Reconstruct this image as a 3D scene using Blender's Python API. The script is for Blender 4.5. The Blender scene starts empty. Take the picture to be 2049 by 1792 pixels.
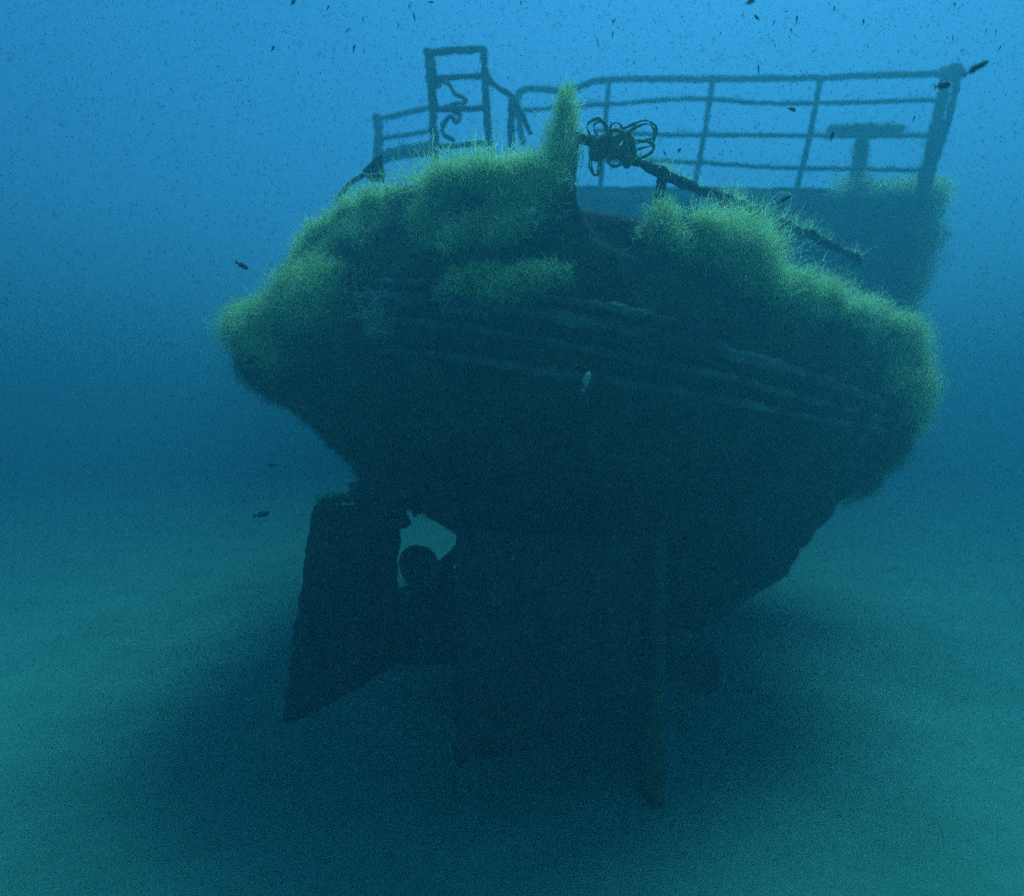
import bpy, math, random
import numpy as np
from mathutils import Vector, noise as mnoise

random.seed(7); rng = np.random.default_rng(7)
scene = bpy.context.scene
R = math.radians
# ------------------------------------------------------------------ camera
CAM_Z, F = 2.0, 1220.0                      # eye height above the sand; focal length on a 2048 px wide frame
cd = bpy.data.cameras.new('camera'); cam = bpy.data.objects.new('camera', cd)
scene.collection.objects.link(cam); scene.camera = cam
cam.location = (0, 0, CAM_Z); cam.rotation_euler = (R(90), 0, 0)
cd.sensor_width = 36; cd.lens = 36 * F / 2048; cd.clip_start = 0.05; cd.clip_end = 1000
cd.dof.use_dof = True; cd.dof.focus_distance = 2.7; cd.dof.aperture_fstop = 0.9
# ------------------------------------------------------------------ world, sun, exposure
SUN_EL, SUN_AZ = 67, 40                     # azimuth measured from +Y towards +X
w = bpy.data.worlds.new('World'); scene.world = w; w.use_nodes = True
nt = w.node_tree; nt.nodes.clear()
sky = nt.nodes.new('ShaderNodeTexSky'); sky.sky_type = 'NISHITA'; sky.sun_disc = False
sky.sun_elevation = R(SUN_EL); sky.sun_rotation = R(SUN_AZ)
mul = nt.nodes.new('ShaderNodeMix'); mul.data_type = 'RGBA'; mul.blend_type = 'MULTIPLY'
mul.inputs[0].default_value = 1.0
mul.inputs[7].default_value = (0.12, 0.68, 1.0, 1)   # daylight after it has come down through blue water
bg = nt.nodes.new('ShaderNodeBackground'); bg.inputs[1].default_value = 0.15
wo = nt.nodes.new('ShaderNodeOutputWorld')
nt.links.new(sky.outputs[0], mul.inputs[6]); nt.links.new(mul.outputs[2], bg.inputs[0]); nt.links.new(bg.outputs[0], wo.inputs[0])
sl = bpy.data.lights.new('sun', 'SUN'); sun = bpy.data.objects.new('sun', sl); scene.collection.objects.link(sun)
sl.energy = 5.0; sl.angle = R(34); sl.color = (0.14, 0.72, 0.85)
d = Vector((math.sin(R(SUN_AZ))*math.cos(R(SUN_EL)), math.cos(R(SUN_AZ))*math.cos(R(SUN_EL)), math.sin(R(SUN_EL))))
sun.rotation_euler = d.to_track_quat('Z', 'Y').to_euler()
scene.view_settings.view_transform = 'Standard'; scene.view_settings.look = 'None'
scene.view_settings.gamma = 1; scene.view_settings.exposure = 0.63
scene.cycles.volume_bounces = 2; scene.cycles.max_bounces = 8; scene.cycles.transparent_max_bounces = 8
scene.cycles.filter_width = 1.5; scene.cycles.use_denoising = False
scene.cycles.use_adaptive_sampling = True; scene.cycles.adaptive_threshold = .035; scene.cycles.adaptive_min_samples = 12
scene.cycles.sample_clamp_indirect = 4

# ------------------------------------------------------------------ helpers
def P(px, py, Y):                            # a sight line (2048 x 1792 frame) cut at distance Y -> point in metres
    return Vector(((px-1024)/F*Y, Y, CAM_Z+(896-py)/F*Y))
def tag(o, label=None, cat=None, group=None, kind=None):
    if label: o['label'] = label
    if cat: o['category'] = cat
    if group: o['group'] = group
    if kind: o['kind'] = kind
    return o
def empty(name, loc=(0, 0, 0)):
    o = bpy.data.objects.new(name, None); scene.collection.objects.link(o); o.location = loc
    o.empty_display_size = .1
    return o
def link_mesh(name, verts, faces, m, parent=None, smooth=True, origin=None):
    me = bpy.data.meshes.new(name)
    v = np.asarray([tuple(p) for p in verts], dtype=float) if not isinstance(verts, np.ndarray) else verts
    off = Vector((0, 0, 0))
    if parent is not None: off = parent.matrix_basis.translation.copy() if parent.parent is None else parent.matrix_basis.translation + parent.parent.matrix_basis.translation
    if origin is None: origin = Vector(v.mean(axis=0)) if parent is None else off
    v = v - np.array(origin)
    me.from_pydata(v.tolist(), [], [tuple(map(int, f)) for f in faces] if not isinstance(faces, np.ndarray) else faces.tolist())
    if smooth: me.polygons.foreach_set('use_smooth', [True]*len(me.polygons))
    me.materials.append(m); me.update()
    o = bpy.data.objects.new(name, me); scene.collection.objects.link(o)
    o.location = Vector(origin) - off
    if parent is not None: o.parent = parent
    return o
def nz(p, s=1.0):
    return mnoise.noise(Vector(p)*s)
class MB:
    def __init__(s): s.v = []; s.f = []
    def tube(s, pts, r, sides=8, step=.045, rough=.22, cap=True, wob=.004, r1=None):
        pts = [Vector(p) for p in pts]
        if len(pts) > 2:
            q = [pts[0]]
            for i in range(len(pts)-1):
                a = pts[max(i-1, 0)]; b = pts[i]; c = pts[i+1]; e = pts[min(i+2, len(pts)-1)]
                n = max(2, int((c-b).length/step))
                for k in range(1, n+1):
                    t = k/n
                    q.append(.5*((2*b)+(c-a)*t+(2*a-5*b+4*c-e)*t*t+(3*b-a-3*c+e)*t**3))
            pts = q
        else:
            n = max(2, int((pts[1]-pts[0]).length/step))
            pts = [pts[0].lerp(pts[1], k/n) for k in range(n+1)]
        b0 = len(s.v); n = len(pts)
        up = Vector((0.13, 0.31, .94))
        for i, p in enumerate(pts):
            t = (pts[min(i+1, n-1)]-pts[max(i-1, 0)]).normalized()
            x = t.cross(up)
            if x.length < .05: x = t.cross(Vector((1, 0, 0)))
            x.normalize(); y = t.cross(x)
            rr = r if r1 is None else r+(r1-r)*i/(n-1)
            pp = p + Vector((nz(p, 9), nz(p+Vector((5, 0, 0)), 9), nz(p+Vector((0, 7, 0)), 9)))*wob*2
            for k in range(sides):
                a = 2*math.pi*k/sides
                dv = x*math.cos(a)+y*math.sin(a)
                g = rr*(1+rough*(nz(pp+dv*rr, 22)*1.6+nz(pp+dv*rr, 60)*.9))
                s.v.append(pp+dv*g)
        for i in range(n-1):
            for k in range(sides):
                k2 = (k+1) % sides
                s.f.append((b0+i*sides+k, b0+i*sides+k2, b0+(i+1)*sides+k2, b0+(i+1)*sides+k))
        if cap:
            s.f.append(tuple(b0+k for k in range(sides))[::-1]); s.f.append(tuple(b0+(n-1)*sides+k for k in range(sides)))
        return s
    def blob(s, c, r, n=10, rough=.3):
        b0 = len(s.v); c = Vector(c); r = Vector(r) if not isinstance(r, (int, float)) else Vector((r, r, r))
        for i in range(n+1):
            th = math.pi*i/n
            for k in range(n*2):
                a = math.pi*k/n
                dv = Vector((math.sin(th)*math.cos(a)*r.x, math.sin(th)*math.sin(a)*r.y, math.cos(th)*r.z))
                s.v.append(c+dv*(1+rough*1.5*nz(c+dv, 14)+rough*nz(c+dv, 40)))
        m = n*2
        for i in range(n):
            for k in range(m):
                s.f.append((b0+i*m+k, b0+(i+1)*m+k, b0+(i+1)*m+(k+1) % m, b0+i*m+(k+1) % m))
        return s
    def slab(s, quad, th, nu=14, nv=14, amp=.008, foil=False, flat=False):
        """quad = 4 corners (a,b,c,d) of the mid surface, th thickness; rough encrusted plate"""
        a, b, c, d_ = [Vector(q) for q in quad]
        nrm = (b-a).cross(d_-a).normalized(); b0 = len(s.v)
        for side in (1, -1):
            for j in range(nv+1):
                for i in range(nu+1):
                    u, v = i/nu, j/nv
                    p = (a.lerp(b, u)).lerp(d_.lerp(c, u), v)
                    e = th*.5
                    if foil: e = th*(.18+.5*math.sin(math.pi*min(1, .12+u*.88))**.8)
                    edge = min(u, 1-u, v, 1-v)
                    if edge < 1e-6:
                        e *= .55
                        p = p+(b-a).normalized()*amp*1.4*nz(p, 11)+(d_-a).normalized()*amp*1.4*nz(p+Vector((3, 3, 3)), 11)
                    s.v.append(p+nrm*side*(e+amp*(nz(p+nrm*side*.3, 12)+.6*nz(p, 35))))
        W = nu+1; off = (nu+1)*(nv+1)
        for j in range(nv):
            for i in range(nu):
                q = (b0+j*W+i, b0+j*W+i+1, b0+(j+1)*W+i+1, b0+(j+1)*W+i)
                s.f.append(q); s.f.append(tuple(x+off for x in q)[::-1])
        rim = [i for i in range(W)]+[j*W+nu for j in range(1, nv+1)]+[nv*W+i for i in range(nu-1, -1, -1)]+[j*W for j in range(nv-1, 0, -1)]
        for k in range(len(rim)):
            p, q = rim[k], rim[(k+1) % len(rim)]
            s.f.append((b0+q, b0+p, b0+p+off, b0+q+off))
        return s
    def build(s, name, m, parent=None, smooth=True): return link_mesh(name, s.v, s.f, m, parent, smooth)

# ------------------------------------------------------------------ materials
def mat(name, c1, c2=None, scale=6, rough=.9, bump=.3, bscale=30, trans=0, thr=(.4, .62), c3=None):
    m = bpy.data.materials.new(name); m.use_nodes = True; n = m.node_tree; b = n.nodes['Principled BSDF']
    b.inputs['Roughness'].default_value = rough
    b.inputs['Specular IOR Level'].default_value = .15
    tc = n.nodes.new('ShaderNodeTexCoord')
    if c2:
        t = n.nodes.new('ShaderNodeTexNoise'); t.inputs['Scale'].default_value = scale; t.inputs['Detail'].default_value = 8
        t.inputs['Roughness'].default_value = .65
        r = n.nodes.new('ShaderNodeValToRGB'); r.color_ramp.elements[0].position = thr[0]; r.color_ramp.elements[1].position = thr[1]
        r.color_ramp.elements[0].color = (*c1, 1); r.color_ramp.elements[1].color = (*c2, 1)
        if c3:
            e = r.color_ramp.elements.new(min(1, thr[1]+.12)); e.color = (*c3, 1)
        n.links.new(tc.outputs['Object'], t.inputs['Vector']); n.links.new(t.outputs[0], r.inputs[0]); n.links.new(r.outputs[0], b.inputs['Base Color'])
        col = r.outputs[0]
    else:
        b.inputs['Base Color'].default_value = (*c1, 1); col = None
    if bump:
        t2 = n.nodes.new('ShaderNodeTexNoise'); t2.inputs['Scale'].default_value = bscale; t2.inputs['Detail'].default_value = 6
        bp = n.nodes.new('ShaderNodeBump'); bp.inputs['Strength'].default_value = bump; bp.inputs['Distance'].default_value = .03
        n.links.new(tc.outputs['Object'], t2.inputs['Vector']); n.links.new(t2.outputs[0], bp.inputs['Height']); n.links.new(bp.outputs[0], b.inputs['Normal'])
    if trans:
        tr = n.nodes.new('ShaderNodeBsdfTranslucent'); mx = n.nodes.new('ShaderNodeMixShader'); mx.inputs[0].default_value = trans
        if col: n.links.new(col, tr.inputs[0])
        else: tr.inputs[0].default_value = (*c1, 1)
        n.links.new(b.outputs[0], mx.inputs[1]); n.links.new(tr.outputs[0], mx.inputs[2])
        n.links.new(mx.outputs[0], n.nodes['Material Output'].inputs[0])
    return m
M_hull = mat('encrusted_hull', (.022, .026, .018), (.09, .09, .055), 3.5, bump=1.0, bscale=22, c3=(.22, .2, .16))
M_metal = mat('encrusted_metal', (.12, .15, .12), (.28, .29, .22), 9, bump=.6, bscale=40)
M_dark = mat('dark_steel', (.03, .03, .03), (.07, .06, .05), 7, bump=.5, bscale=40)
M_rubrail = mat('crusted_rubber', (.055, .055, .045), (.24, .225, .19), 4, bump=.8, bscale=40, c3=(.42, .40, .34))
M_skeg = mat('algae_film_steel', (.05, .05, .03), (.14, .15, .05), 5, bump=.6, bscale=30)
M_algae = mat('algae_strands', (.66, .70, .26), (.90, .90, .50), 5, bump=0, trans=.6)
M_algae_dk = mat('algae_fuzz', (.13, .18, .04), (.26, .32, .09), 6, bump=0, trans=.4)
M_rope = mat('rope_fibre', (.22, .18, .06), (.42, .36, .12), 20, bump=.4, bscale=90)
M_fish = mat('fish_skin', (.05, .05, .05), (.10, .10, .09), 60, rough=.5, bump=0)
M_pale = mat('pale_fish_skin', (.40, .42, .40), (.55, .56, .53), 90, rough=.35, bump=0, trans=.3)
M_snow = mat('plankton_specks', (.16, .16, .14), bump=0)
M_sand = mat('sand', (.09, .27, .19), (.14, .38, .28), 1.2, bump=.5, bscale=9, thr=(.3, .7))

# ------------------------------------------------------------------ seabed
def seabed():
    n = 220; L = 62
    xs = np.sign(np.linspace(-1, 1, n))*np.abs(np.linspace(-1, 1, n))**2*L
    vs = []; fs = []
    for j in range(n):
        for i in range(n):
            x, y = xs[i], xs[j]+5
            z = .10*nz((x*.28, y*.28, 0))+.045*nz((x*.9, y*.9, 3))+.014*nz((x*4, y*4, 5))
            k = math.exp(-((x-.6)/1.7)**2-((y-5.5)/2.6)**2)
            z += .07*k
            q = min(1, max(0, (y+.25*abs(x)-6.5)/20)); z += .55*q*q*(3-2*q)      # the bottom shelves gently upward beyond the wreck
            vs.append((x, y, z-.06))
    for j in range(n-1):
        for i in range(n-1): fs.append((j*n+i, j*n+i+1, (j+1)*n+i+1, (j+1)*n+i))
    o = link_mesh('seabed', vs, fs, M_sand, origin=Vector((0, 0, 0)))
    tag(o, kind='structure')
seabed()

# ------------------------------------------------------------------ the wreck: hull lofted round the stern
LV = [  # levels from deck edge down to the garboard; eleven stations from far port round the stern to far starboard
 [(700,735,9),(620,660,6.2),(572,598,4.7),(690,450,3.8),(900,375,3.1),(1110,362,2.8),(1350,442,2.95),(1600,588,3.5),(1745,648,4.2),(1768,712,4.9),(1480,790,9)],
 [(700,760,9),(615,702,6.2),(540,640,4.65),(660,515,3.65),(880,485,3.0),(1110,490,2.72),(1350,550,2.88),(1595,645,3.4),(1755,722,4.15),(1776,770,4.85),(1480,820,9)],
 [(700,790,9),(570,740,6.2),(492,672,4.7),(600,612,3.7),(850,600,3.0),(1100,630,2.75),(1350,680,2.9),(1580,745,3.4),(1752,808,4.1),(1776,830,4.8),(1480,850,9)],
 [(710,850,9),(610,800,6.2),(505,756,4.8),(640,780,4.0),(870,800,3.4),(1100,820,3.2),(1350,850,3.3),(1580,880,3.8),(1738,888,4.3),(1755,898,4.9),(1480,880,9)],
 [(750,880,9),(690,860,6.2),(640,832,5.0),(700,905,4.4),(880,920,3.9),(1100,930,3.7),(1350,960,3.8),(1580,990,4.2),(1700,975,4.7),(1722,945,5.2),(1470,920,9)],
 [(810,905,9),(775,925,6.5),(728,928,5.4),(765,970,4.9),(900,1010,4.4),(1100,1020,4.2),(1350,1050,4.3),(1560,1095,4.7),(1615,1060,5.2),(1630,1030,5.8),(1450,1010,9)],
 [(880,930,9),(850,965,6.7),(835,990,5.8),(862,1022,5.3),(925,1075,4.9),(1100,1070,4.7),(1320,1240,4.8),(1420,1240,5.2),(1500,1190,5.7),(1510,1150,6.5),(1390,1080,9)],
 [(1080,1040,9),(1070,1080,7),(1060,1100,6.2),(1070,1110,5.8),(1085,1120,5.6),(1120,1135,5.5),(1160,1270,5.5),(1200,1290,5.6),(1210,1270,6.1),(1200,1240,7),(1170,1150,9)],
]
CP = np.array([[tuple(P(*q)) for q in row] for row in LV])          # 8 x 11 x 3
def cr(a, b, c, e, t): return .5*((2*b)+(c-a)*t+(2*a-5*b+4*c-e)*t*t+(3*b-a-3*c+e)*t**3)
def along(arr, t):
    n = len(arr); t = min(max(t, 0), n-1-1e-6); i = int(t); f = t-i
    return cr(arr[max(i-1, 0)], arr[i], arr[i+1], arr[min(i+2, n-1)], f)
def hp(s, v):                                                        # hull point: station s 0..10, level v 0..7
    p = Vector(along([along(row, s) for row in CP], v))
    if 5.1 < s < 5.85 and v < 1: p.z -= .30*(1-v)*math.sin(math.pi*(s-5.1)/.75)**.7     # torn gap in the bulwark
    return p
def hn(s, v):
    e = .02
    a = hp(min(s+e, 10), v)-hp(max(s-e, 0), v); b = hp(s, min(v+e, 7))-hp(s, max(v-e, 0))
    n = a.cross(b).normalized(); c = hp(s, v)-Vector((.6, 6.5, 2.2))
    return n if n.dot(c) > 0 else -n

wreck = empty('shipwreck', P(1100, 1300, 4.5).xy.to_3d())
tag(wreck, 'dark algae-grown shipwreck seen from its rounded stern, lying on the sand', 'shipwreck')
def hull():
    NS, NV = 230, 100; vs = []; fs = []
    # hull surface
    for j in range(NV+1):
        for i in range(NS+1):
            s, v = 10*i/NS, 7*j/NV
            p = hp(s, v)
            c = (p-Vector((.6, 6.5, 2.2))).normalized()
            g = .03*nz(p, 4.5)+.02*nz(p, 13)+.012*nz(p, 34)
            if v > 2.2: g += .07*nz(p, 3.1)
            vs.append(p+c*g)
    W = NS+1
    for j in range(NV):
        for i in range(NS): fs.append((j*W+i, j*W+i+1, (j+1)*W+i+1, (j+1)*W+i))
    # bottom closing between the two garboards
    for i in range(NS//2):
        a, b = NV*W+i, NV*W+NS-i
        fs.append((a, a+1, b-1, b))
    return link_mesh('hull', vs, fs, M_hull, wreck)
hull()
def deck():
    n = 60; vs = []; fs = []
    for i in range(n+1):
        a = hp(5*i/n, .12); b = hp(10-5*i/n, .12)
        for k in range(9): vs.append(a.lerp(b, k/8)+Vector((0, 0, -.02+.1*math.sin(math.pi*k/8)*(1-i/n))))
    for i in range(n):
        for k in range(8): fs.append((i*9+k, i*9+k+1, (i+1)*9+k+1, (i+1)*9+k))
    link_mesh('deck', vs, fs, M_hull, wreck)
deck()
# rub rails running round the stern, and the capping along the deck edge
def belt(v, s0, s1, r, name, m=M_rubrail, off=.030, dv=0):
    pts = []
    n = int((s1-s0)*7)
    for i in range(n+1):
        s = s0+(s1-s0)*i/n
        vv = v+dv*i/n
        pts.append(hp(s, vv)+hn(s, vv)*off)
    MB().tube(pts, r, 8, .05, .55, wob=.004).build(name, m, wreck)
belt(1.98, .6, 9.6, .031, 'rub_rail')
belt(2.18, 3.1, 9.4, .024, 'rub_rail', dv=.18)
belt(2.48, 3.4, 8.2, .023, 'rub_rail', dv=.1)
belt(1.78, 3.6, 6.2, .018, 'rub_rail')
belt(0.0, .5, 9.8, .035, 'deck_edge_capping', M_hull, .0)
# deckhouse behind, on which the upper railing stands
def deckhouse():
    yl, yr = 8.4, 7.4
    a = P(800, 378, yl); b = P(1868, 392, yr)
    f = Vector((-.35, 3.4, 0))
    m = MB()
    za, zb = 2.9, 2.6
    a0 = Vector((a.x, a.y, za)); b0 = Vector((b.x-.5, b.y, zb))
    m.slab((a0, b0, b, a), .08, 60, 20, .02)
    m.slab((b0, b0+f, b+f, b), .08, 30, 20, .02)
    m.slab((a0, a0+f, a+f, a), .08, 30, 20, .02)
    m.slab((a+Vector((-.04, 0, .05)), b+Vector((.05, -.02, .05)), b+f+Vector((.05, 0, .05)), a+f+Vector((-.04, 0, .05))), .07, 60, 30, .02)
    m.build('deckhouse', M_hull, wreck)
    return a, b, f
DA, DB, DF = deckhouse()
# skeg / sternpost standing on the sand
def skeg():
    m = MB()
    top = P(1318, 1085, 3.5); bot = Vector((P(1312, 1620, 3.45).x, 3.42, -.12))
    fw = Vector((-.05, 5.2, 0))
    m.slab((bot, bot+fw, top+fw+Vector((0, 0, -.1)), top+Vector((.01, .0, .05))), .13, 50, 30, .02)
    return m.build('skeg', M_skeg, wreck)
skeg()
# rudders
def rudder(tl, tr, br, bl, th, stock):
    m = MB().slab((P(*tl), P(*tr), P(*br), P(*bl)), th, 30, 44, .017, foil=True)
    o = m.build('rudder', M_dark, wreck)
    MB().tube([P(*stock[0]), P(*stock[1])], .055, 10, .05, .25).build('rudder_stock', M_dark, o)
    for t in (.12, .9):
        a = P(*tr).lerp(P(*br), t); MB().blob(a, (.075, .075, .05), 8).build('hinge', M_dark, o)
    return o
r1 = rudder((632,1012,3.1), (800,1004,3.6), (785,1330,3.6), (566,1450,3.1), .09, ((790,940,3.75), (797,1040,3.62)))
r2 = rudder((912,1062,3.05), (1285,1075,3.5), (1278,1430,3.5), (912,1528,3.0), .10, ((1270,1000,3.8), (1280,1110,3.52)))
MB().blob(P(735, 985, 3.4), (.11, .1, .07), 10).blob(P(790, 975, 3.6), (.14, .16, .12), 10).blob(P(850, 985, 3.9), (.2, .2, .12), 10).build('rudder_bracket', M_dark, wreck)
# propellers with hub, blades, shaft
def propeller(c, rad, a0, tilt):
    c = P(*c); o = MB()
    ax = Vector((tilt, -1, -.08)).normalized()
    o.tube([c+ax*.12, c+ax*.02, c-ax*.16], .075, 14, .03, .15)
    root = o.build('propeller', M_dark, wreck)
    ux = ax.cross(Vector((0, 0, 1))).normalized(); uz = ux.cross(ax)
    for k in range(3):
        a = a0+2*math.pi*k/3
        rd = ux*math.cos(a)+uz*math.sin(a); tg = ux*-math.sin(a)+uz*math.cos(a)
        vs = []; fs = []; nu, nv = 12, 12
        for side in (1, -1):
            for j in range(nv+1):
                rr = .06+(rad-.06)*j/nv; t = j/nv
                wd = rad*.40*max(.2 if t < .5 else .05, math.sqrt(max(0, 1-((t-.60)/.42)**2)))
                pit = .85-.45*t
                for i in range(nu+1):
                    e = (i/nu-.5)*2*wd
                    p = c+rd*(rr-abs(e)**2*.25)+tg*(e*math.cos(pit))+ax*(e*math.sin(pit))
                    thk = .012*(1-(i/nu*2-1)**2)*(1-.6*t)+.003
                    vs.append(p+(ax*math.cos(pit)-tg*math.sin(pit))*side*thk+Vector((nz(p, 20), nz(p, 21), nz(p, 22)))*.008)
        W = nu+1; off = W*(nv+1)
        for j in range(nv):
            for i in range(nu):
                q = (j*W+i, j*W+i+1, (j+1)*W+i+1, (j+1)*W+i); fs.append(q); fs.append(tuple(x+off for x in q)[::-1])
        rim = [i for i in range(W)]+[j*W+nu for j in range(1, nv+1)]+[nv*W+i for i in range(nu-1, -1, -1)]+[j*W for j in range(nv-1, 0, -1)]
        for q in range(len(rim)):
            p1, p2 = rim[q], rim[(q+1) % len(rim)]; fs.append((p2, p1, p1+off, p2+off))
        link_mesh('blade', vs, fs, M_dark, root)
    MB().tube([c-ax*.1, c-ax*1.9+Vector((.5, 0, .12))], .045, 10, .06, .2).build('propeller_shaft', M_dark, wreck)
    MB().slab((c-ax*.35+Vector((-.02, 0, 0)), c-ax*.5, Vector((c.x+.34, c.y+.9, 1.3)), Vector((c.x+.32, c.y+.7, 1.3))), .05, 6, 14, .008).build('shaft_strut', M_dark, wreck)
propeller((828, 1215, 4.1), .42, R(97), .1)
propeller((1325, 1325, 4.2), .40, R(190), -.1)
MB().slab((P(775, 1190, 4.6), P(930, 1135, 4.7), P(930, 1325, 4.7), P(765, 1318, 4.6)), .25, 12, 12, .03).build('keel_shoe', M_dark, wreck)

# ------------------------------------------------------------------ railings and upper works
def railing(name, posts, rails, label=None):
    o = None
    for i, (pts, r) in enumerate(rails):
        m = MB().tube([P(*p) for p in pts], r*.9, 9, .04, .3, wob=.004)
        if o is None: o = m.build(name, M_metal, wreck)
        else: m.build('rail', M_metal, o)
    for pts, r in posts: MB().tube([P(*p) for p in pts], r*.9, 9, .04, .28, wob=.004).build('post', M_metal, o)
    return o
y = 7.2
RAILS = [([(1046,290,y),(1034,215,y),(1042,183,y),(1075,179,y),(1140,180,y),(1215,160,y),(1420,159,y),(1640,156,y),(1780,151,y),(1905,147,y)], .040),
 ([(1045,222,y),(1110,217,y),(1250,207,y),(1345,200,y),(1420,199,y),(1520,207,y),(1640,207,y),(1880,201,y)], .027),
 ([(1190,262,y),(1310,270,y),(1500,271,y),(1700,273,y),(1860,272,y)], .027),
 ([(1190,322,y),(1310,322,y),(1400,326,y),(1520,334,y),(1650,338,y),(1845,341,y)], .027)]
POSTS = [([(1218,160,y),(1206,300,y),(1200,400,y)], .033), ([(1426,160,y),(1410,260,y),(1385,400,y)], .034),
 ([(1641,155,y),(1620,270,y),(1588,400,y)], .036)]
railing('upper_railing', POSTS, RAILS)
END = railing('rail_end_stanchion', [([(1918,150,y),(1898,235,y),(1868,330,y),(1850,395,y)], .045)], [([(1895,140,y),(1880,220,y),(1862,300,y),(1840,400,y)], .068)])
MB().blob(P(1900, 146, y), (.13, .1, .09), 10).build('post_cap', M_metal, END)
y = 5.3
railing('ladder_frame', [([(856,100,y),(862,160,y),(872,340,y)], .040), ([(968,98,y),(972,200,y),(980,310,y)], .036), ([(862,120,y),(874,175,y)], .038)],
 [([(852,112,y),(862,107,y),(910,102,y),(968,98,y)], .034), ([(862,156,y),(910,155,y),(970,152,y)], .027), ([(866,219,y),(920,219,y),(975,216,y)], .027), ([(872,294,y),(930,290,y),(980,287,y)], .024)])
railing('stair_handrail', [([(1023,200,y),(1022,300,y)], .034)], [([(970,130,y),(978,158,y),(1000,178,y),(1028,200,y),(1062,268,y)], .026)])
y = 7.3
railing('side_railing', [([(754,232,y),(758,280,y),(752,330,y)], .060)], [([(748,240,y),(790,232,y),(860,216,y)], .034), ([(762,278,y),(800,272,y),(868,262,y)], .028), ([(762,314,y),(820,304,y),(880,296,y)], .085)])
# hose hanging in the ladder frame
y = 5.35
hs = MB()
hs.tube([P(873,160,y),P(897,170,y),P(908,186,y),P(928,197,y),P(927,208,y),P(905,211,y),P(878,216,y),P(868,196,y)], .02, 8, .03, .3)
hs.tube([P(905,222,y),P(921,232,y),P(912,246,y),P(900,232,y),P(884,262,y),P(896,276,y),P(910,282,y)], .021, 8, .03, .35)
ho = hs.build('hose', M_metal); tag(ho, 'crusted hose looped inside the tall ladder frame above the stern', 'hose')
# T-shaped bitt behind the upper railing
y = 7.45
bo = MB().tube([P(1657, 262, y), P(1730, 257, y), P(1803, 262, y)], .062, 10, .05, .3).build('mooring_bitt', M_metal, wreck)
MB().tube([P(1729, 262, y), P(1705, 400, y)], .078, 10, .05, .25).build('post', M_metal, bo)
# bent plate at the port deck edge
y = 3.95
MB().slab((P(735,362,y), P(768,364,y), P(766,306,y), P(722,342,y)), .03, 10, 10, .006).build('fairlead_plate', M_dark, wreck)
MB().tube([P(735,345,y), P(705,365,y), P(672,400,3.9)], .016, 8, .03, .3).build('bracket_arm', M_dark, wreck)
# crusted bar along the starboard deck edge, with stanchions
BAR = [(1143,268,2.85),(1185,285,2.85),(1240,308,2.9),(1315,345,3.0),(1400,378,3.15),(1500,418,3.4),(1600,462,3.75),(1720,520,4.3)]
bar = MB().tube([P(*p) for p in BAR], .024, 10, .03, .4, wob=.008).build('stern_bar', M_dark, wreck)
for a, b in (((1325,350,3.02),(1318,420,3.05)), ((1150,270,2.85),(1140,360,2.85)), ((1555,445,3.6),(1550,560,3.6)), ((1450,398,3.28),(1440,470,3.3))):
    MB().tube([P(*a), P(*b)], .024, 9, .03, .4).build('stanchion', M_dark, bar)
PT = [(1128,215,2.83),(1130,270,2.83),(1132,370,2.83)]
MB().tube([P(*p) for p in PT], .03, 9, .03, .4).build('stern_post', M_dark, wreck)

# ------------------------------------------------------------------ rope tangled round the bar
def rope():
    m = MB(); y = 2.82
    loops = [
     [(1196,290,y),(1178,262,y),(1180,246,y-.02),(1200,238,y-.05),(1216,252,y),(1222,282,y)],
     [(1206,286,y+.03),(1190,262,y+.03),(1192,248,y),(1210,243,y),(1214,262,y+.02),(1216,286,y)],
     [(1228,290,y),(1244,258,y-.04),(1290,244,y-.08),(1312,256,y-.06),(1304,278,y-.02),(1276,286,y),(1240,296,y)],
     [(1232,292,y-.02),(1254,264,y-.05),(1296,250,y-.08),(1306,266,y-.09),(1300,292,y-.04),(1262,300,y),(1236,302,y)],
     [(1228,300,y),(1262,284,y-.05),(1302,286,y-.1),(1302,306,y-.05),(1270,318,y),(1236,312,y)],
     [(1190,306,y),(1184,326,y-.03),(1188,350,y-.03),(1200,344,y-.02),(1202,318,y),(1210,300,y)],
     [(1186,300,y),(1180,330,y-.05),(1192,352,y-.05),(1198,330,y-.03),(1196,306,y)],
     [(1224,286,y),(1222,252,y-.04),(1236,246,y-.06),(1242,258,y-.03),(1234,280,y)],
     [(1222,310,y),(1216,326,y),(1234,332,y-.04),(1250,318,y),(1240,306,y)],
     [(1210,312,y),(1226,334,y-.03),(1248,322,y),(1240,300,y)]]
    for l in loops: m.tube([P(*q) for q in l], .0055, 7, .010, .6, wob=.005)
    c = P(1222, 298, y)
    for k in range(15):                                             # turns wound round the bar
        a = random.uniform(0, 6.28); r = random.uniform(.03, .06); o = Vector((random.uniform(-.07, .08), random.uniform(-.03, .03), random.uniform(-.03, .02)))
        ax = Vector((random.uniform(-1, 1), random.uniform(-.6, .6), random.uniform(-1, 1))).normalized()
        x = ax.cross(Vector((0, 1, .3))).normalized(); z = ax.cross(x)
        m.tube([c+o+(x*math.cos(a+t*1.05)+z*math.sin(a+t*1.05))*r*(1+.25*math.sin(t*2+k)) for t in range(7)], .0085, 6, .012, .25)
    o = m.build('rope', M_rope)
    tag(o, 'yellowish rope knotted in loops round the bar at the stern', 'rope')
rope()

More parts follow.
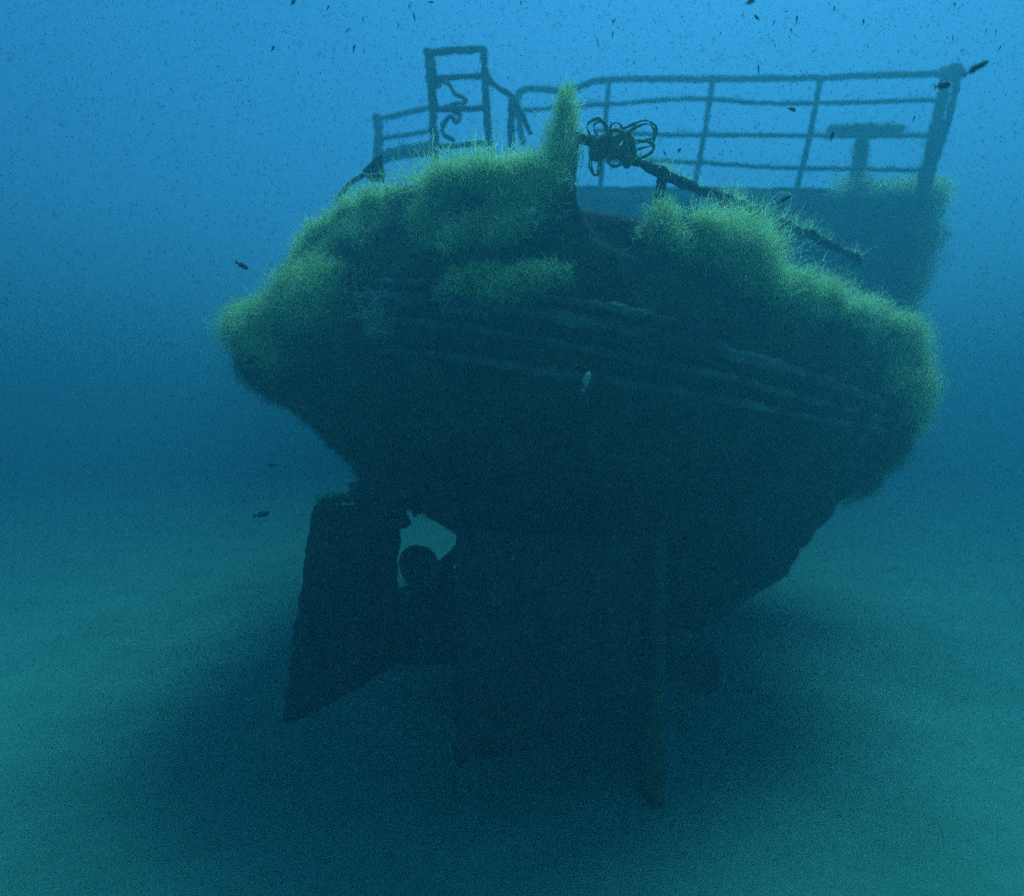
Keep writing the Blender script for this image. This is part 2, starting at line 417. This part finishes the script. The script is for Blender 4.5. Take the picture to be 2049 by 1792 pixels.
# ------------------------------------------------------------------ algae strands (ribbons)
def strands(name, roots, dirs, lens, width, m, parent=None, seg=3, branches=2, curl=.5, sag=0.0):
    roots = np.array(roots); dirs = np.array(dirs); lens = np.array(lens)
    def norm(a): return a/np.maximum(np.linalg.norm(a, axis=1, keepdims=True), 1e-6)
    def ribbon(r0, d0, L, wd):
        n = len(r0); pts = [r0]; dd = norm(d0)
        swirl = rng.normal(0, 1, (n, 3))*curl
        for k in range(seg):
            dd = norm(dd+swirl/seg+rng.normal(0, curl*.35, (n, 3))+np.array([0, 0, -sag])/seg)
            pts.append(pts[-1]+dd*(L/seg)[:, None])
        side = norm(np.cross(dd, rng.normal(0, 1, (n, 3))))
        V = []
        for k, p in enumerate(pts):
            ww = wd*(1-.8*k/seg)
            V += [p-side*ww[:, None], p+side*ww[:, None]]
        return np.stack(V, 1), pts, dd
    allV = []
    V, pts, dd = ribbon(roots, dirs, lens, width*(.7+.6*rng.random(len(roots)))); allV.append(V)
    for b in range(branches):
        k = rng.integers(1, seg+1 if b else seg, len(roots)); st = np.stack(pts, 1)[np.arange(len(roots)), k]
        V, _, _ = ribbon(st, dirs+rng.normal(0, .9, dirs.shape), lens*(.25+.4*rng.random(len(roots))), width*.7*(.7+.6*rng.random(len(roots)))); allV.append(V)
    V = np.concatenate(allV); n = len(V); K = 2*(seg+1)
    base = (np.arange(n)*K)[:, None]
    F_ = np.concatenate([base+np.array([2*k, 2*k+1, 2*k+3, 2*k+2]) for k in range(seg)])
    return link_mesh(name, V.reshape(-1, 3), F_, m, parent, smooth=False, origin=Vector(roots.mean(axis=0)))
UPV = Vector((0, 0, 1))
def patch(name, n, sr, vr, L, label, upw=.6, width=.0019, m=M_algae, clump=2.2, branches=3, curl=.95, parent=None, cat='seaweed', ph=0, kind=None, mode='fringe', shear=0):
    """strands rooted on the hull: 'fringe' hangs down raggedly from its upper edge, 'tuft' is a ragged oval, 'all' covers evenly"""
    roots, dirs, lens = [], [], []
    GS, GV = 60, 12
    S = np.linspace(sr[0], sr[1], GS+1); VV = np.linspace(vr[0], vr[1], GV+1)
    vv = lambda s, v: max(0, v+shear*(s-sr[0])/(sr[1]-sr[0]))
    gp = [[hp(s, vv(s, v)) for v in VV] for s in S]; gn = [[hn(s, vv(s, v)) for v in VV] for s in S]
    c = 0
    while c < n:
        a = random.random(); t = random.random()
        x = a*GS; i = min(int(x), GS-1); f = x-i
        yv = t*GV; j = min(int(yv), GV-1); g = yv-j
        p = gp[i][j].lerp(gp[i+1][j], f).lerp(gp[i][j+1].lerp(gp[i+1][j+1], f), g)
        q = gn[i][j].lerp(gn[i+1][j], f).lerp(gn[i][j+1].lerp(gn[i+1][j+1], f), g)
        k = .42+1.15*nz(p+Vector((ph, 0, 0)), clump)+.55*nz(p, clump*3.1)
        rag = nz(p+Vector((ph, 3, 0)), 1.7)*.9+nz(p, 5.5)*.45
        if mode == 'fringe': cover = (1-t*1.15)+rag*t*1.6; cover = cover*cover if cover > 0 else 0; cover *= min(1, min(a, 1-a)*8+.15)
        elif mode == 'tuft': cover = max(0, 1.1-((a-.5)**2+(t-.45)**2)*3.6+rag*.9)
        else: cover = .8
        if random.random() > cover*min(1, max(.12, k*1.5)): continue
        cv = min(1, cover)
        roots.append(tuple(p+q*.01)); lens.append(L*max(.25, .35+k)*(.6+.8*random.random())*(.35+.65*cv))
        dv = q+UPV*upw+Vector((random.gauss(0, .38), random.gauss(0, .38), random.gauss(0, .38)))
        dirs.append(tuple(dv)); c += 1
    o = strands(name, roots, dirs, lens, width, m, parent, 4, branches, curl)
    if parent is None: tag(o, label, cat, kind=kind)
    else: o['kind'] = 'stuff'
    return o
patch('algae', 19000, (2.25, 5.1), (-.02, 1.3), .15, 'thick yellow-green algae fringe along the left deck edge of the wreck', .9)
patch('algae', 20000, (5.72, 9.4), (-.02, 1.5), .16, 'long yellow-green algae fringe sweeping down the right deck edge of the wreck', .9, ph=4)
patch('algae', 15000, (1.35, 3.8), (1.45, 2.75), .155, 'bushy green algae on the far left shoulder of the rub rail', .5, ph=9, mode='tuft')
patch('algae', 3600, (4.05, 5.15), (1.65, 2.35), .08, 'small olive algae patch on the rub rail below the middle of the stern', .3, clump=3, ph=2, mode='tuft', shear=-.45)
patch('algae', 9000, (8.0, 9.5), (.2, 2.7), .17, 'shaggy green algae hanging off the right shoulder of the hull', .35, ph=21, mode='tuft')
patch('algae_filaments', 700, (2.3, 5.1), (-.02, .5), .15, 'sparse long pale filaments standing above the left deck-edge algae', 1.3, width=.0024, ph=12, curl=.8)
patch('algae_filaments', 900, (5.8, 9.4), (-.02, .5), .15, 'sparse long pale filaments standing above the right deck-edge algae', 1.3, width=.0024, ph=15, curl=.7)
def tall_algae():
    roots, dirs, lens = [], [], []
    for k in range(2300):
        t = random.random()**.62
        p = P(1134-26*t*t+random.gauss(0, 3+11*t), 195+175*t, 2.83)+Vector((random.gauss(0, .012), random.gauss(0, .03), 0))
        roots.append(tuple(p)); a = random.uniform(0, 6.28)
        dirs.append((math.cos(a)*.26, math.sin(a)*.26, 1.0)); lens.append(random.uniform(.04, .10)*(1+.6*t))
    tag(strands('algae', roots, dirs, lens, .0021, M_algae, None, 3, 2, .35), 'tall upright green algae plume on the post left of the rope', 'seaweed')
tall_algae()
def single_sprig():                                                  # pale branching sprig at the left shoulder
    m = MB(); b = P(745, 640, 3.15)
    def grow(p, dv, L, r, dep):
        pts = [p]; d0 = dv.normalized()
        for k in range(3):
            d0 = (d0+Vector((random.gauss(0, .22), random.gauss(0, .2), random.gauss(0, .22)))).normalized(); pts.append(pts[-1]+d0*L/3)
        m.tube(pts, r, 5, .02, .1, wob=0, r1=r*.6)
        if dep:
            for q in range(2 if dep > 1 else 3):
                grow(pts[random.choice((2, 3))], d0+Vector((random.gauss(0, .8), random.gauss(0, .4), random.gauss(.2, .8))), L*.7, r*.75, dep-1)
    for k in range(6): grow(b+Vector((random.gauss(.02, .02), 0, random.gauss(0, .02))), Vector((random.uniform(-1, 1), -.5, random.uniform(-.2, 1))), .10, .0032, 2)
    tag(m.build('algae_sprig', M_pale), 'pale thin branching sprig beside the bushy algae on the left shoulder', 'seaweed')
single_sprig()
# short fuzz over the whole hull
patch('algae_fuzz', 26000, (0.9, 9.7), (.1, 3.6), .045, None, .2, width=.002, m=M_algae_dk, clump=2.8, branches=1, parent=wreck, mode='all')
patch('algae_fuzz', 11000, (1.2, 3.6), (2.2, 5.4), .085, None, -.1, width=.002, m=M_algae_dk, clump=3, branches=1, parent=wreck, mode='all')
patch('algae_fuzz', 8000, (8.2, 9.7), (.8, 4.6), .11, None, .2, width=.0022, m=M_algae_dk, clump=3, branches=1, parent=wreck, mode='all')
def loose(name, segs, n, L, label, up=1.0, spread=.03, width=.0025, m=M_algae, parent=None, kind=None):
    roots, dirs, lens = [], [], []
    segs = [(Vector(a), Vector(b)) for a, b in segs]; ws = [(b-a).length for a, b in segs]
    for (a, b) in random.choices(segs, ws, k=n):
        p = a.lerp(b, random.random())
        k = .5+nz(p, 3)
        if random.random() > max(.15, k*1.4): continue
        roots.append(tuple(p+Vector((random.gauss(0, spread), random.gauss(0, spread), random.gauss(0, spread*.6)))))
        dirs.append((random.gauss(0, .5), random.gauss(0, .5), up+random.gauss(0, .4))); lens.append(L*(.4+.9*random.random())*(.4+k))
    o = strands(name, roots, dirs, lens, width, m, parent, 3, 1, .5)
    if parent is None: tag(o, label, 'seaweed', kind=kind)
    else: o['kind'] = 'stuff'
loose('algae', [(DB+Vector((-1.1, 0, .05)), DB+Vector((0, 0, .05))), (DB, DB+DF*.5), (DB, DB+Vector((-.25, 0, -1.3))), (DB, DB+Vector((-.3, 0, -1.5)))], 16000, .21, 'hazy blue-green algae over the right corner of the deckhouse', .6, .06)
patchy = [(DA.lerp(DB, .45+.55*k/9)+Vector((0, -.06, -.1-.9*random.random())), DA.lerp(DB, .5+.5*k/9)+Vector((0, -.06, -.1-.9*random.random()))) for k in range(10)]
loose('algae_fuzz', [(P(1175,285,2.82), P(1270,300,2.8)), (P(1190,300,2.82), P(1250,325,2.8))], 700, .05, None, -.2, .03, .0016, M_algae_dk, wreck)
loose('algae_fuzz', patchy, 7000, .14, None, .2, .09, .0024, M_algae_dk, wreck)
loose('algae_fuzz', [(P(1890,160,7.2), P(1840,400,7.2)), (P(1657,262,7.45), P(1803,262,7.45)), (P(1729,262,7.45), P(1705,400,7.45))], 2600, .10, None, .2, .03, .0024, M_algae_dk, wreck)
loose('algae_fuzz', [(P(*a), P(*b)) for pts, r in RAILS for a, b in zip(pts[:-1], pts[1:])], 6500, .075, None, .3, .012, .002, M_algae_dk, wreck)
loose('algae_fuzz', [(P(852,112,5.3), P(968,98,5.3)), (P(862,156,5.3), P(970,152,5.3)), (P(860,110,5.3), P(872,340,5.3)), (P(970,98,5.3), P(980,310,5.3))], 900, .05, None, .1, .012, .002, M_algae_dk, wreck)
loose('algae_fuzz', [(P(*a), P(*b)) for a, b in zip(BAR[:-1], BAR[1:])], 900, .09, None, .9, .012, .002, M_algae, wreck)
loose('algae_fuzz', [(P(640,1008,3.1), P(700,1003,3.3))], 500, .045, None, .9, .01, .0018, M_algae_dk, wreck)

# ------------------------------------------------------------------ fish
def fish_mesh(name, m, deep=.30):
    vs, fs = [], []; n, k = 16, 12
    for i in range(n+1):
        t = i/n
        h = deep*.5*(math.sin(math.pi*min(1, t*.93+.03)**.75))**.8
        if t > .82: h = max(h, deep*.09)
        if i == 0: h = .01
        for j in range(k):
            a = 2*math.pi*j/k
            vs.append((.5-t*.82, math.cos(a)*h*.38, math.sin(a)*h*(1.0 if math.sin(a) > 0 else .92)))
    for i in range(n):
        for j in range(k): fs.append((i*k+j, i*k+(j+1) % k, (i+1)*k+(j+1) % k, (i+1)*k+j))
    fs.append(tuple(range(k))[::-1]); fs.append(tuple(n*k+j for j in range(k)))
    def fin(pts):
        b = len(vs)
        for s in (.004, -.004):
            for p in pts: vs.append((p[0], s, p[1]))
        q = len(pts)
        fs.append(tuple(b+i for i in range(q))); fs.append(tuple(b+q+i for i in range(q))[::-1])
        for i in range(q): fs.append((b+(i+1) % q, b+i, b+q+i, b+q+(i+1) % q))
    fin([(-.29, .02), (-.5, .15*deep/.3), (-.43, 0), (-.5, -.15*deep/.3), (-.29, -.02)])
    fin([(.22, deep*.42), (.05, deep*.66), (-.18, deep*.36), (-.18, deep*.2), (.2, deep*.3)])
    fin([(-.02, -deep*.36), (-.12, -deep*.6), (-.22, -deep*.26), (-.05, -deep*.25)])
    return link_mesh(name, vs, fs, m, origin=Vector((0, 0, 0)))
FISH = [ # px, py, distance, px length, roll in the picture plane (deg), yaw, label
 (1950,138,1.6,54,28,-10,'largest dark fish nosing up right past the end of the upper railing'),
 (1884,172,1.9,40,14,10,'dark fish just left of the railing end stanchion, below the largest fish'),
 (1517,143,2.2,15,80,60,'small round dark fish just above the top rail'),
 (1583,219,2.3,22,-4,20,'small dark fish below the second rail of the upper railing'),
 (1827,239,2.4,16,55,30,'tiny fish left of the railing end stanchion'),
 (1664,273,2.0,22,66,10,'thin dark fish crossing the left end of the T-shaped bitt'),
 (1568,400,2.0,34,30,0,'dark fish over the deckhouse wall right of the stern bar'),
 (1500,5,1.8,26,30,15,'dark fish cut by the top edge of the photo'),
 (1668,18,2.3,14,60,40,'tiny fish near the top edge, right of the middle'),
 (483,531,2.4,28,-30,10,'dusky fish in open water left of the wreck'),
 (543,931,1.7,21,8,10,'black fish pointing left above the left rudder'),
 (522,1029,2.6,30,10,25,'deep-bodied dusky fish beside the left rudder'),
 (708,98,2.3,13,75,50,'tiny fish in open water left of the ladder frame'),
 (586,6,2.2,14,60,40,'tiny fish at the top edge, left of the ladder frame'),
 (862,5,2.3,12,30,50,'tiny fish at the top edge above the ladder frame'),
 (1358,302,2.3,14,50,20,'tiny dark fish just right of the rope loops'),
 (1329,306,2.3,14,-60,20,'tiny fish hanging nose down beside the rope loops'),
 (1727,45,2.4,13,85,30,'tiny upright fish below the top edge at the right'),
 (1548,45,2.4,12,60,40,'tiny fish high above the second railing post'),
]
fm = fish_mesh('fish', M_fish, .34); fslim = fish_mesh('fish', M_fish, .24)
def place(o, px, py, Y, L, roll, yaw):
    o.location = P(px, py, Y); s = L/F*Y/max(.4, math.cos(R(yaw))); o.scale = (s, s, s)
    o.rotation_euler = (0, -R(roll), R(yaw))
for i, (px, py, Y, L, roll, yaw, lab) in enumerate(FISH):
    src = fslim if i % 2 == 0 else fm
    o = src if i < 2 else src.copy()
    if i >= 2: scene.collection.objects.link(o)
    place(o, px, py, Y, L, roll, yaw); tag(o, lab, 'fish', 'fish swimming round the wreck')
tiny = None
for k in range(26):
    px, py, Y = random.uniform(520, 2020), random.uniform(4, 118), random.uniform(2.2, 4.5)
    if 840 < px < 1000 and py > 80: continue
    o = fslim.copy(); scene.collection.objects.link(o)
    place(o, px, py, Y, random.uniform(7, 14), random.gauss(75, 25), random.uniform(-50, 50))
    tag(o, 'one of many tiny dark fish slivers in the open water above the railings', 'fish', 'tiny fish above the railings')
pf = fish_mesh('fish', M_pale, .42); place(pf, 1060, 431, 1.6, 32, 62, 20); tag(pf, 'pale silvery fish in front of the dark upper stern', 'fish', 'fish swimming round the wreck')
p2 = pf.copy(); scene.collection.objects.link(p2); place(p2, 1172, 764, 1.7, 40, 66, 30); p2.scale.z *= .8; tag(p2, 'pale slender fish in front of the dark hull below the rub rail', 'fish', 'fish swimming round the wreck')

# ------------------------------------------------------------------ drifting plankton
def plankton():
    n = 56000; vs = []; fs = []
    for k in range(n):
        Y = random.uniform(1.1, 5.5)
        x = random.uniform(-.95, .95)*Y; z = CAM_Z+random.uniform(-.8, .85)*Y
        if z < .15 or z > 6: continue
        r = random.uniform(.0006, .0014)*(.5+.42*Y)
        st = random.uniform(1, 3.8); dv = Vector((random.gauss(-.25, .5), random.gauss(0, .3), random.gauss(.8, .4))).normalized()
        sx = dv.cross(Vector((0, 1, 0))).normalized(); sy = dv.cross(sx); c = Vector((x, Y, z)); b = len(vs)
        vs += [c+dv*r*st, c-dv*r*st, c+sx*r, c-sx*r, c+sy*r, c-sy*r]
        for a, q in ((2, 4), (4, 3), (3, 5), (5, 2)): fs.append((b, b+a, b+q)); fs.append((b+1, b+q, b+a))
    o = link_mesh('plankton', vs, fs, M_snow, smooth=False, origin=Vector((0, 0, 0)))
    tag(o, 'fine specks of plankton drifting in the water', 'plankton', kind='stuff')
plankton()

# ------------------------------------------------------------------ the water's haze
def haze():
    x0, x1, y0, y1, z0, z1 = -66, 66, -60, 72, -1.3, 6.8
    vs = [(x, y_, z) for z in (z0, z1) for y_ in (y0, y1) for x in (x0, x1)]
    fs = [(0, 2, 3, 1), (4, 5, 7, 6), (0, 1, 5, 4), (2, 6, 7, 3), (0, 4, 6, 2), (1, 3, 7, 5)]
    m = bpy.data.materials.new('haze'); m.use_nodes = True; n = m.node_tree; n.nodes.clear()
    pv = n.nodes.new('ShaderNodeVolumePrincipled'); out = n.nodes.new('ShaderNodeOutputMaterial')
    pv.inputs['Color'].default_value = (.09, .27, .36, 1); pv.inputs['Density'].default_value = .128
    pv.inputs['Anisotropy'].default_value = .35
    pv.inputs['Absorption Color'].default_value = (0, .0, .0, 1)
    n.links.new(pv.outputs[0], out.inputs['Volume'])
    o = link_mesh('haze', vs, fs, m, smooth=False, origin=Vector((0, 0, 0)))
    tag(o, kind='stuff')
haze()
